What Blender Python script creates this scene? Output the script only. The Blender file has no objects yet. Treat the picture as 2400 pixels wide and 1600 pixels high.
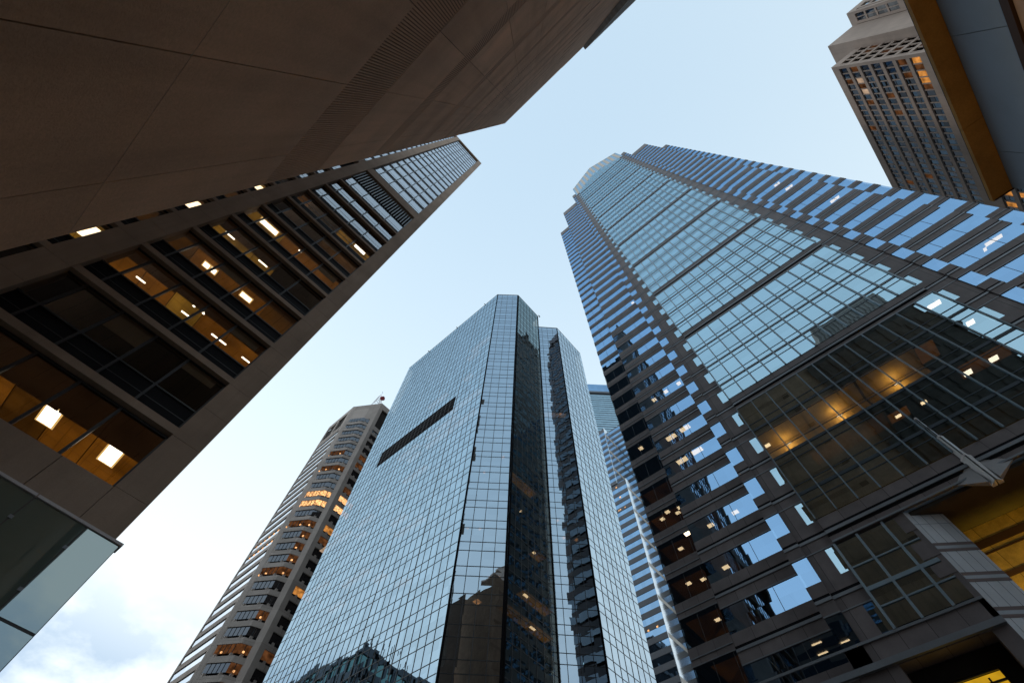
import bpy, math, random
from mathutils import Matrix, Vector

# ------------------------------------------------------------------ camera
# axes: x and y follow the street grid, z is up; the camera's eye is the origin, the pavement 1.6 m below
S = bpy.context.scene
cd = bpy.data.cameras.new("camera"); cam = bpy.data.objects.new("camera", cd); S.collection.objects.link(cam)
cd.sensor_width = 36; cd.lens = 36 * 1077.5 / 2400; cd.clip_start = 0.05; cd.clip_end = 6000
RX = (0.660198, -0.683316, -0.311796); RY = (-0.750614, -0.585442, -0.306327); RZ = (0.026779, 0.436275, -0.899415)
cam.matrix_world = Matrix((RX + (0,), RY + (0,), RZ + (0,), (0, 0, 0, 1)))
S.camera = cam
# ------------------------------------------------------------------ sky, sun, exposure
EXPOSURE = 0.2
SKY_STRENGTH = 0.12
SUN_EL = math.radians(7); SUN_AZ = math.radians(-20)      # from +y towards +x
W = bpy.data.worlds.new("World"); S.world = W; W.use_nodes = True
nt = W.node_tree; N = nt.nodes; L = nt.links
for n in list(N): N.remove(n)
def nd(t, **k):
    n = N.new(t)
    for a, b in k.items(): setattr(n, a, b)
    return n
out = nd('ShaderNodeOutputWorld'); bg = nd('ShaderNodeBackground'); bg.inputs['Strength'].default_value = SKY_STRENGTH
sky = nd('ShaderNodeTexSky', sky_type='NISHITA', sun_disc=False, sun_elevation=SUN_EL, sun_rotation=SUN_AZ)
sky.altitude = 0; sky.air_density = 1.0; sky.dust_density = 0.6; sky.ozone_density = 3.0
tc = nd('ShaderNodeTexCoord'); sep = nd('ShaderNodeSeparateXYZ'); L.new(tc.outputs['Generated'], sep.inputs[0])
def mth(op, a, b=None, c=None):
    n = nd('ShaderNodeMath', operation=op)
    for i, v in enumerate((a, b, c)):
        if v is None: continue
        if isinstance(v, (int, float)): n.inputs[i].default_value = v
        else: L.new(v, n.inputs[i])
    return n.outputs[0]
def mixc(f, a, b, mode='MIX'):
    n = nd('ShaderNodeMix', data_type='RGBA', blend_type=mode)
    for i, v in ((0, f), (6, a), (7, b)):
        if isinstance(v, (int, float)): n.inputs[i].default_value = v
        elif isinstance(v, tuple): n.inputs[i].default_value = v + (1,)
        else: L.new(v, n.inputs[i])
    return n.outputs[2]
def ramp(fac, stops):
    n = nd('ShaderNodeValToRGB'); e = n.color_ramp.elements
    while len(e) < len(stops): e.new(0.5)
    for i, (p, c) in enumerate(stops): e[i].position = p; e[i].color = c + (1,)
    L.new(fac, n.inputs[0]); return n.outputs[0]
# a thin veil of high cloud evens the dusk sky; brighter towards the afterglow (+y) and the horizon
veil = ramp(sep.outputs['Z'], [(0.0, (8.2, 8.75, 8.8)), (0.48, (7.6, 8.35, 8.7)), (0.72, (6.2, 7.4, 8.15)), (1.0, (4.6, 6.05, 7.35))])
glow = mth('MULTIPLY_ADD', sep.outputs['X'], 0.02, mth('MULTIPLY', sep.outputs['Y'], 0.10))
veil = mixc(1.0, veil, mth('ADD', 0.97, glow), 'MULTIPLY')
base = mixc(0.94, sky.outputs[0], veil)
# broken clouds low over the rooftops
nz = nd('ShaderNodeTexNoise', noise_dimensions='3D'); nz.inputs['Scale'].default_value = 6.5; nz.inputs['Detail'].default_value = 6; nz.inputs['Roughness'].default_value = 0.55
mp = nd('ShaderNodeMapping'); mp.inputs['Scale'].default_value = (1, 1, 1.8); mp.inputs['Location'].default_value = (0.35, 0.1, 0.3)
L.new(tc.outputs['Generated'], mp.inputs[0]); L.new(mp.outputs[0], nz.inputs['Vector'])
low = ramp(sep.outputs['Z'], [(0.38, (1, 1, 1)), (0.49, (0, 0, 0))])
cl = ramp(nz.outputs[0], [(0.42, (0, 0, 0)), (0.58, (1, 1, 1))])
gap = mth('MULTIPLY', low, mth('SUBTRACT', 1.0, cl))
base = mixc(mth('MULTIPLY', gap, 0.9), base, (4.0, 5.2, 6.6))
L.new(base, bg.inputs['Color']); L.new(bg.outputs[0], out.inputs[0])
sd = bpy.data.lights.new("sun", 'SUN'); sd.energy = 0.5; sd.angle = math.radians(20); sd.color = (1.0, 0.80, 0.62)
sun = bpy.data.objects.new("sun", sd); S.collection.objects.link(sun)
sv = Vector((math.sin(SUN_AZ) * math.cos(SUN_EL), math.cos(SUN_AZ) * math.cos(SUN_EL), math.sin(SUN_EL)))
sun.rotation_euler = (-sv).to_track_quat('-Z', 'Y').to_euler()
S.view_settings.view_transform = 'Standard'; S.view_settings.look = 'None'; S.view_settings.gamma = 1
S.view_settings.use_curve_mapping = False; S.view_settings.exposure = EXPOSURE
S.cycles.max_bounces = 7; S.cycles.diffuse_bounces = 3; S.cycles.glossy_bounces = 4; S.cycles.transparent_max_bounces = 8
S.cycles.sample_clamp_indirect = 4; S.cycles.caustics_reflective = False; S.cycles.caustics_refractive = False
R = random.Random(7)

# ------------------------------------------------------------------ materials
class Mat:
    def __init__(s, name):
        s.m = bpy.data.materials.new(name); s.m.use_nodes = True; s.t = s.m.node_tree
        for n in list(s.t.nodes): s.t.nodes.remove(n)
        s.out = s.t.nodes.new('ShaderNodeOutputMaterial')
    def n(s, t, **k):
        n = s.t.nodes.new(t)
        for a, b in k.items(): setattr(n, a, b)
        return n
    def set(s, sock, v):
        if v is None: return
        if isinstance(v, (int, float)): sock.default_value = v
        elif isinstance(v, tuple): sock.default_value = v + (1,) if len(sock.default_value) == 4 and len(v) == 3 else v
        else: s.t.links.new(v, sock)
    def math(s, op, a, b=None, c=None):
        n = s.n('ShaderNodeMath', operation=op)
        for i, v in enumerate((a, b, c)): s.set(n.inputs[i], v)
        return n.outputs[0]
    def mix(s, f, a, b, mode='MIX'):
        n = s.n('ShaderNodeMix', data_type='RGBA', blend_type=mode)
        s.set(n.inputs[0], f); s.set(n.inputs[6], a); s.set(n.inputs[7], b); return n.outputs[2]
    def noise(s, scale, detail=4, rough=0.55, vec=None):
        n = s.n('ShaderNodeTexNoise'); s.set(n.inputs['Scale'], scale); s.set(n.inputs['Detail'], detail); s.set(n.inputs['Roughness'], rough)
        s.t.links.new(vec if vec is not None else s.pos(), n.inputs['Vector']); return n.outputs[0]
    def pos(s):
        if not hasattr(s, '_p'): s._p = s.n('ShaderNodeNewGeometry').outputs['Position']
        return s._p
    def xyz(s):
        if not hasattr(s, '_x'):
            q = s.n('ShaderNodeSeparateXYZ'); s.t.links.new(s.pos(), q.inputs[0]); s._x = q.outputs
        return s._x
    def rng(s, v, a, b, c, d):
        n = s.n('ShaderNodeMapRange'); s.set(n.inputs[0], v)
        for i, q in enumerate((a, b, c, d)): n.inputs[i + 1].default_value = q
        return n.outputs[0]
    def surf(s, sh): s.t.links.new(sh, s.out.inputs[0]); return s.m

def matte(name, col, var=0.25, scale=0.6, fine=14.0, bump=0.0, rough=0.85, spec=0.2, metal=0.0, joints=None, streak=0.0, piece=0.0):
    """plain mineral or metal surface: blotches, grain, rain streaks; joints = (ax, ay, width, offset, height, z offset)"""
    m = Mat(name); b = m.n('ShaderNodeBsdfPrincipled')
    big = m.rng(m.noise(scale, 5), 0.3, 0.7, 1 - var, 1 + var)
    gr = m.rng(m.noise(fine, 3, 0.7), 0.25, 0.75, 1 - var * .6, 1 + var * .6)
    c = m.mix(1.0, m.mix(1.0, col, big, 'MULTIPLY'), gr, 'MULTIPLY')
    if piece: c = m.mix(1.0, c, m.rng(m.n('ShaderNodeObjectInfo').outputs['Random'], 0, 1, 1 - piece, 1 + piece), 'MULTIPLY')
    if streak:
        mp = m.n('ShaderNodeMapping'); mp.inputs['Scale'].default_value = (1.6, 1.6, 0.06); m.t.links.new(m.pos(), mp.inputs[0])
        st = m.rng(m.noise(1.3, 4, 0.6, mp.outputs[0]), 0.45, 0.75, 0, streak)
        c = m.mix(st, c, (col[0] * .35, col[1] * .35, col[2] * .36))
    if joints:
        ax, ay, w, o, h, zo = joints; x = m.xyz()
        u = m.math('DIVIDE', m.math('ADD', m.math('MULTIPLY_ADD', x[0], ax, m.math('MULTIPLY', x[1], ay)), o), w)
        fu = m.math('ABSOLUTE', m.math('SUBTRACT', m.math('FRACT', u), 0.5)); ju = m.math('GREATER_THAN', fu, 0.5 - 0.018 / w)
        v = m.math('DIVIDE', m.math('ADD', x[2], zo), h)
        fv = m.math('ABSOLUTE', m.math('SUBTRACT', m.math('FRACT', v), 0.5)); jv = m.math('GREATER_THAN', fv, 0.5 - 0.014 / h)
        cell = m.n('ShaderNodeTexWhiteNoise', noise_dimensions='2D'); cb = m.n('ShaderNodeCombineXYZ')
        m.set(cb.inputs[0], m.math('FLOOR', u)); m.set(cb.inputs[1], m.math('FLOOR', v)); m.t.links.new(cb.outputs[0], cell.inputs['Vector'])
        c = m.mix(1.0, c, m.rng(cell.outputs['Value'], 0, 1, 0.88, 1.12), 'MULTIPLY')
        c = m.mix(m.math('MAXIMUM', ju, jv), c, (col[0] * .3, col[1] * .3, col[2] * .3))
    m.set(b.inputs['Base Color'], c); b.inputs['Roughness'].default_value = rough; b.inputs['Metallic'].default_value = metal
    b.inputs['Specular IOR Level'].default_value = spec
    if bump:
        bp = m.n('ShaderNodeBump'); bp.inputs['Strength'].default_value = bump; bp.inputs['Distance'].default_value = 0.02
        m.t.links.new(m.noise(fine * 2, 4, 0.7), bp.inputs['Height']); m.t.links.new(bp.outputs[0], b.inputs['Normal'])
    return m.surf(b.outputs[0])

def glass(name, tint, refl, ior=None, graze=None, thru=(0.55, 0.52, 0.48), cell=None, tilt=0.006, wave=0.0, wscale=0.5, rough=0.0, opaque=None, tonal=0.0):
    """reflective window glass: every pane leans a hair differently (cell = ax, ay, width, offset, height, z offset)"""
    m = Mat(name); geo = m.n('ShaderNodeNewGeometry'); nrm = geo.outputs['Normal']
    vm = m.n('ShaderNodeVectorMath', operation='ADD'); m.t.links.new(nrm, vm.inputs[0]); tn = tint
    if cell:
        ax, ay, w, o, h, zo = cell; x = m.xyz()
        u = m.math('FLOOR', m.math('DIVIDE', m.math('ADD', m.math('MULTIPLY_ADD', x[0], ax, m.math('MULTIPLY', x[1], ay)), o), w))
        v = m.math('FLOOR', m.math('DIVIDE', m.math('ADD', x[2], zo), h))
        cb = m.n('ShaderNodeCombineXYZ'); m.set(cb.inputs[0], u); m.set(cb.inputs[1], v)
        wn = m.n('ShaderNodeTexWhiteNoise', noise_dimensions='2D'); m.t.links.new(cb.outputs[0], wn.inputs['Vector'])
        sb = m.n('ShaderNodeVectorMath', operation='SUBTRACT'); m.t.links.new(wn.outputs['Color'], sb.inputs[0]); sb.inputs[1].default_value = (.5, .5, .5)
        sc = m.n('ShaderNodeVectorMath', operation='SCALE'); m.t.links.new(sb.outputs[0], sc.inputs[0]); sc.inputs['Scale'].default_value = tilt * 2
        m.t.links.new(sc.outputs[0], vm.inputs[1])
        if tonal: tn = m.mix(1.0, tint, m.rng(wn.outputs['Value'], 0, 1, 1 - tonal, 1 + tonal), 'MULTIPLY')
    vec = vm.outputs[0]
    if wave:
        nz = m.n('ShaderNodeTexNoise'); nz.inputs['Scale'].default_value = wscale; nz.inputs['Detail'].default_value = 1.5; m.t.links.new(m.pos(), nz.inputs['Vector'])
        s2 = m.n('ShaderNodeVectorMath', operation='SUBTRACT'); m.t.links.new(nz.outputs['Color'], s2.inputs[0]); s2.inputs[1].default_value = (.5, .5, .5)
        s3 = m.n('ShaderNodeVectorMath', operation='SCALE'); m.t.links.new(s2.outputs[0], s3.inputs[0]); s3.inputs['Scale'].default_value = wave
        a2 = m.n('ShaderNodeVectorMath', operation='ADD'); m.t.links.new(vec, a2.inputs[0]); m.t.links.new(s3.outputs[0], a2.inputs[1]); vec = a2.outputs[0]
    nn = m.n('ShaderNodeVectorMath', operation='NORMALIZE'); m.t.links.new(vec, nn.inputs[0])
    g = m.n('ShaderNodeBsdfGlossy'); m.set(g.inputs['Color'], tn); g.inputs['Roughness'].default_value = rough; m.t.links.new(nn.outputs[0], g.inputs['Normal'])
    if opaque: t = m.n('ShaderNodeBsdfDiffuse'); m.set(t.inputs['Color'], opaque)
    else: t = m.n('ShaderNodeBsdfTransparent'); m.set(t.inputs['Color'], thru)
    mx = m.n('ShaderNodeMixShader')
    if graze:
        lw = m.n('ShaderNodeLayerWeight'); lw.inputs['Blend'].default_value = 0.5
        f = m.math('MULTIPLY_ADD', m.math('POWER', lw.outputs['Facing'], graze), 0.92, refl)
    elif ior:
        fr = m.n('ShaderNodeFresnel'); fr.inputs['IOR'].default_value = ior; f = m.math('MAXIMUM', fr.outputs[0], refl)
    else: f = refl
    m.set(mx.inputs[0], f); m.t.links.new(t.outputs[0], mx.inputs[1]); m.t.links.new(g.outputs[0], mx.inputs[2])
    return m.surf(mx.outputs[0])

def emit(name, col, st, var=0.0, scale=0.5, grid=0.0):
    m = Mat(name); e = m.n('ShaderNodeEmission'); c = col
    if var: c = m.mix(1.0, col, m.rng(m.noise(scale, 2), 0.3, 0.7, 1 - var, 1 + var), 'MULTIPLY')
    if grid:
        x = m.xyz(); g = []
        for i, o in ((0, .13), (1, .31)):
            f = m.math('ABSOLUTE', m.math('SUBTRACT', m.math('FRACT', m.math('DIVIDE', m.math('ADD', x[i], o), grid)), 0.5)); g.append(m.math('GREATER_THAN', f, 0.475))
        c = m.mix(m.math('MAXIMUM', g[0], g[1]), c, m.mix(1.0, c, (0.55, 0.5, 0.45), 'MULTIPLY'))
    m.set(e.inputs['Color'], c); e.inputs['Strength'].default_value = st
    m.m.cycles.emission_sampling = 'NONE'
    return m.surf(e.outputs[0])

M = dict(
    brown=matte('brown stone', (0.66, 0.40, 0.25), 0.19, 0.45, 30, 0.7, streak=0.30, piece=0.09),
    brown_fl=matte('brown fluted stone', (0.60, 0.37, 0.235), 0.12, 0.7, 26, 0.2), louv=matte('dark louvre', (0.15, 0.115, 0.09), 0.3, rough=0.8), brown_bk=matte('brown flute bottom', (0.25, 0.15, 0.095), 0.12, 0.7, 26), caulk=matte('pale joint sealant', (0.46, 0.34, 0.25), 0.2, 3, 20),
    groove=matte('dark groove', (0.09, 0.062, 0.045), 0.2),
    tan=matte('tan concrete', (0.35, 0.265, 0.205), 0.15, 0.4, 20, 0.3, streak=0.22),
    blackm=matte('black metal', (0.010, 0.010, 0.012), 0.3, rough=0.95, spec=0.03),
    frame=matte('dark window frame', (0.03, 0.032, 0.036), 0.2, rough=0.45, spec=0.5),
    dark=matte('dark interior', (0.018, 0.015, 0.013), 0.3),
    ceil=matte('dim ceiling', (0.06, 0.052, 0.045), 0.2),
    rtstone=matte('grey brown granite', (0.135, 0.118, 0.122), 0.16, 0.8, 16, 0.0, rough=0.55, spec=0.35, joints=(0, 1, 1.68, 0.38, 60, 0), streak=0.15),
    ledge=matte('grey ledge metal', (0.17, 0.19, 0.215), 0.12, rough=0.4, spec=0.5, metal=0.3),
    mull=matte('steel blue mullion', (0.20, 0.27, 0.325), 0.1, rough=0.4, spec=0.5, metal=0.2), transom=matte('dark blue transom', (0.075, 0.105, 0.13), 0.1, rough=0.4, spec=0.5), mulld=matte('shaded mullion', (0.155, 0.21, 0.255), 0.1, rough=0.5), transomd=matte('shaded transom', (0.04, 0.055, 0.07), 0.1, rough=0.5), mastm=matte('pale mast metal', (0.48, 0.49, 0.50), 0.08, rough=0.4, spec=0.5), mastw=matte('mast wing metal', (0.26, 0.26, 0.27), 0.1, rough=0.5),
    tile=matte('grey tile', (0.40, 0.43, 0.47), 0.06, 0.8, 10, rough=0.5, joints=(0.4, -0.9, 0.6, 0, 2.13, 0.2)),
    tile_dk=matte('dark tile band', (0.11, 0.085, 0.085), 0.1, rough=0.5),
    yellow=matte('ochre stone', (0.50, 0.34, 0.09), 0.28, 1.2, 14, rough=0.6, joints=(0, 1, 2.2, 0, 50, 0)),
    yellow_dk=matte('dark ochre band', (0.075, 0.04, 0.02), 0.15, rough=0.6),
    beige=matte('beige precast', (0.365, 0.325, 0.30), 0.10, 0.3, 10, joints=(0.55, -0.83, 6.0, 0, 7.4, 0.5), streak=0.12),
    conc=matte('grey concrete', (0.46, 0.375, 0.325), 0.12, 0.3, 8, streak=0.2),
    bronze=matte('bronze fascia', (0.045, 0.026, 0.018), 0.2, rough=0.5),
    wallpanel=matte('blue grey wall panel', (0.30, 0.42, 0.57), 0.06, 1.2, 30, rough=0.5),
    soffit=matte('amber soffit', (0.44, 0.235, 0.06), 0.22, 1.6, 24, rough=0.6),
    asphalt=matte('asphalt', (0.05, 0.05, 0.052), 0.2), paving=matte('paving', (0.42, 0.37, 0.31), 0.15),
    white=matte('white cap', (0.62, 0.60, 0.62), 0.04, rough=0.4), line=matte('road paint', (0.75, 0.75, 0.72), 0.1),
    red=matte('red drum', (0.22, 0.012, 0.02), 0.1, rough=0.5), mast=matte('white steel', (0.6, 0.58, 0.58), 0.1, rough=0.4),
    farstone=matte('far grey cladding', (0.10, 0.115, 0.14), 0.1, rough=0.5, spec=0.4),
    fin=glass('pale striped panel', (0.80, 0.87, 0.93), 0.85, opaque=(0.4, 0.38, 0.35), rough=0.12),
    crownglass=glass('crown glass', (0.46, 0.60, 0.72), 0.8, opaque=(0.1, 0.1, 0.1)), ctflank=glass('brightened flank glass', (0.56, 0.68, 0.77), 0.84, thru=(0.5, 0.46, 0.4), cell=(1, 0, 1.71, 0, 2.05, 0), tilt=0.005, wave=0.003, tonal=0.06), stripe=matte('warm grey stripe', (0.52, 0.49, 0.45), 0.05), crownm=matte('pale crown panel', (0.17, 0.20, 0.22), 0.06, rough=0.4, spec=0.5),  # flank glass: curtain glass copy, brighter low-sky reflection put into its tint
    bay=glass('pale bay glass', (0.43, 0.64, 0.775), 0.76, thru=(1.0, 0.95, 0.82), cell=(0, 1, 1.679, 18.85, 1.42, 0.2), tilt=0.004, wave=0.006, wscale=0.35, tonal=0.05),
    rtglass=glass('blue ribbon glass', (0.265, 0.475, 0.755), 0.80, thru=(0.85, 0.8, 0.7), cell=(0, 1, 2.1, 0.5, 4.25, 2.15), tilt=0.004, wave=0.02, wscale=0.3, tonal=0.03),
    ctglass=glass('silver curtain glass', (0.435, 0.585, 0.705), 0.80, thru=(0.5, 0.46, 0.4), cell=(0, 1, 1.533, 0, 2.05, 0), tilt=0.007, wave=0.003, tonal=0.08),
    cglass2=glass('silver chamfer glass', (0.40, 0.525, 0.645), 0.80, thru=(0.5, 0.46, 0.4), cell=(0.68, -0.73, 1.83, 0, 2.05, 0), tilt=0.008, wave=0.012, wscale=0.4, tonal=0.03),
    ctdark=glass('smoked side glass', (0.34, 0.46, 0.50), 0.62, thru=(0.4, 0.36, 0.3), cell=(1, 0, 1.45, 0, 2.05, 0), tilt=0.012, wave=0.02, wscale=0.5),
    ltglass=glass('office glass', (0.86, 0.91, 0.97), 0.03, graze=2.1, thru=(0.72, 0.68, 0.6), cell=(1, 0, 1.72, 0, 4.15, 2.0), tilt=0.003),
    ltspan=matte('black spandrel', (0.008, 0.008, 0.010), 0.3, rough=0.6, spec=0.08),
    screen=glass('teal screen glass', (0.62, 0.76, 0.78), 0.34, ior=1.5, opaque=(0.13, 0.18, 0.16)),
    beglass=glass('bay window glass', (0.62, 0.72, 0.85), 0.16, ior=1.6, opaque=(0.03, 0.026, 0.026), cell=(1, 1, 1.4, 0, 3.7, 0), tilt=0.01),
    ribglass=glass('bright ribbon glass', (0.88, 0.93, 1.0), 0.88, opaque=(0.03, 0.03, 0.03), cell=(0, 1, 1.4, 0, 3.7, 0), tilt=0.006, tonal=0.05),
    coglass=glass('slab tower glass', (0.60, 0.70, 0.79), 0.55, ior=1.5, opaque=(0.03, 0.032, 0.035), cell=(1, 0, 1.13, 0, 2.83, 0), tilt=0.02, tonal=0.25),
    farglass=glass('far tower glass', (0.25, 0.43, 0.66), 0.8, opaque=(0.02, 0.03, 0.05), cell=(0, 1, 1.6, 0, 4.0, 0), tilt=0.004, tonal=0.08),
    farcrown=glass('far crown glass', (0.38, 0.55, 0.66), 0.75, opaque=(0.05, 0.06, 0.07), cell=(0.7, -0.7, 1.2, 0, 1.6, 0), tilt=0.005, tonal=0.08),
    sideglass=glass('side ribbon glass', (0.26, 0.31, 0.36), 0.42, opaque=(0.02, 0.025, 0.03), cell=(1, 0, 1.7, 0, 4.25, 2.15), tilt=0.006, tonal=0.1), lamp=emit('ceiling lamp', (1.0, 0.80, 0.52), 3.4), lampw=emit('white ceiling lamp', (1.0, 0.93, 0.80), 4.0),
    amber=emit('amber room', (0.30, 0.105, 0.010), 0.34, 0.5, 0.5, 0.6), amber_dim=emit('dim amber room', (0.30, 0.115, 0.014), 0.15, 0.6, 0.5, 0.6),  # room ceilings emit the bounced lamp light themselves
    gold=emit('gold room', (0.50, 0.25, 0.030), 0.33, 0.6, 0.5, 0.6), bulk=emit('glowing perimeter ceiling', (0.30, 0.13, 0.05), 0.03, 0.3, 0.6),
    warmwin=emit('lit window', (1.0, 0.40, 0.09), 0.42, 0.6, 1.2), hotwin=emit('bright lit window', (1.0, 0.50, 0.20), 1.1, 0.85, 2.2),
    palewin=emit('pale lit window', (0.9, 0.62, 0.42), 0.4, 0.3, 0.8), dimwin=emit('dim lit window', (0.5, 0.19, 0.07), 0.14, 0.7, 1.0),
    ceil_glow=emit('faintly glowing ceiling', (0.30, 0.19, 0.06), 0.035, 0.4, 0.5), warmceil=matte('warm painted ceiling', (0.55, 0.42, 0.22), 0.2),
    lamprim=emit('lamp reflector rim', (1.0, 0.62, 0.22), 0.9),
    blind=matte('tan window blind', (0.30, 0.24, 0.18), 0.1),
    signal=emit('yellow lit shopfront', (0.55, 0.30, 0.012), 0.75, 0.3, 1.0),
    teal=glass('teal block glass', (0.35, 0.62, 0.62), 0.35, opaque=(0.05, 0.11, 0.11)),
)

# ------------------------------------------------------------------ mesh helpers
BASE = {}
class MB:
    def __init__(s): s.v = []; s.f = []
    def quad(s, *p): n = len(s.v); s.v += [tuple(q) for q in p]; s.f.append(tuple(range(n, n + len(p)))); return s
    def box(s, x0, x1, y0, y1, z0, z1):
        if x0 > x1: x0, x1 = x1, x0
        if y0 > y1: y0, y1 = y1, y0
        n = len(s.v)
        s.v += [(x0, y0, z0), (x1, y0, z0), (x1, y1, z0), (x0, y1, z0), (x0, y0, z1), (x1, y0, z1), (x1, y1, z1), (x0, y1, z1)]
        s.f += [tuple(n + i for i in q) for q in ((0, 3, 2, 1), (4, 5, 6, 7), (0, 1, 5, 4), (1, 2, 6, 5), (2, 3, 7, 6), (3, 0, 4, 7))]; return s
    def prism(s, pts, z0, z1):
        """pts: plan polygon, counter-clockwise; z1 may be a list"""
        n = len(s.v); k = len(pts); zt = z1 if isinstance(z1, (list, tuple)) else [z1] * k
        s.v += [(x, y, z0) for x, y in pts] + [(x, y, z) for (x, y), z in zip(pts, zt)]
        s.f += [tuple(n + k - 1 - i for i in range(k)), tuple(n + k + i for i in range(k))]
        s.f += [(n + i, n + (i + 1) % k, n + k + (i + 1) % k, n + k + i) for i in range(k)]; return s
    def bar(s, a, b, r, k=6):
        a = Vector(a); b = Vector(b); d = (b - a).normalized(); u = d.orthogonal().normalized(); w = d.cross(u); n = len(s.v)
        for c in (a, b):
            for i in range(k):
                t = 2 * math.pi * i / k; s.v.append(tuple(c + u * (r * math.cos(t)) + w * (r * math.sin(t))))
        s.f += [(n + i, n + (i + 1) % k, n + k + (i + 1) % k, n + k + i) for i in range(k)]
        s.f += [tuple(n + k - 1 - i for i in range(k)), tuple(n + k + i for i in range(k))]; return s
    def build(s, name, mat, parent=None, label=None, kind=None, root=None):
        b = BASE.get((root or parent).name, (0, 0, 0)) if (root or parent) else (0, 0, 0)
        me = bpy.data.meshes.new(name); me.from_pydata([(x - b[0], y - b[1], z - b[2]) for x, y, z in s.v], [], s.f); me.materials.append(M[mat]); me.update()
        o = bpy.data.objects.new(name, me); S.collection.objects.link(o)
        if parent: o.parent = parent; BASE[o.name] = b
        if label: o['label'] = label
        if kind: o['kind'] = kind
        return o
def thing(name, label, cat, base, rz=0.0, group=None):
    o = bpy.data.objects.new(name, None); S.collection.objects.link(o); o['label'] = label; o['category'] = cat
    c, s = math.cos(rz), math.sin(rz); o.location = (base[0] * c - base[1] * s, base[0] * s + base[1] * c, base[2]); o.rotation_euler = (0, 0, rz)
    BASE[o.name] = base
    if group: o['group'] = group
    return o
def many(name, mat, parent, items, limit=100):
    """items: (apparent size, MB, material or None); the largest become parts of their own, the rest one part"""
    items = sorted(items, key=lambda t: -t[0]); rest = {}
    for i, (sz, mb, mt) in enumerate(items):
        if i < limit - 2 or len(items) <= limit: mb.build(name, mt or mat, parent)
        else:
            r = rest.setdefault(mt or mat, MB()); n = len(r.v); r.v += mb.v; r.f += [tuple(n + k for k in f) for f in mb.f]
    for mt, r in rest.items(): r.build(name, mt, parent, kind='stuff')
class Items(list):
    def box(s, *a):
        x0, x1, y0, y1, z0, z1 = a; c = ((x0 + x1) / 2, (y0 + y1) / 2, (z0 + z1) / 2)
        s.append((seen(*c) * max(abs(x1 - x0) * abs(z1 - z0), abs(y1 - y0) * abs(z1 - z0), abs(x1 - x0) * abs(y1 - y0)), MB().box(*a), None)); return s
    def quad(s, *p): s.append((seen(*p[0]), MB().quad(*p), None)); return s
def seen(x, y, z): return 1.0 / max(1.0, math.sqrt(x * x + y * y + z * z)) ** 2

G = -1.6
def ground():
    def sheet(name, mat, x0, x1, y0, y1, z):
        o = MB().quad((x0, y0, z), (x1, y0, z), (x1, y1, z), (x0, y1, z)).build(name, mat); o['kind'] = 'structure'; return o
    sheet('ground', 'paving', -900, 900, -900, 900, G - 0.15)
    sheet('road', 'asphalt', 5, 28, -600, 600, G - 0.146); sheet('road', 'asphalt', 28, 600, 21, 35, G - 0.146)
    for (x0, x1, y0, y1) in ((-1.7, 5, -400, 400), (28, 36, -300, 18)):
        o = MB().box(x0, x1, y0, y1, G - 0.14, G).build('pavement', 'paving'); o['kind'] = 'structure'
    m = MB()
    for i in range(40): m.box(16.4, 16.55, -120 + i * 6, -117 + i * 6, G - 0.142, G - 0.140)
    o = m.build('road_markings', 'line'); o['kind'] = 'structure'
ground()

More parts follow.
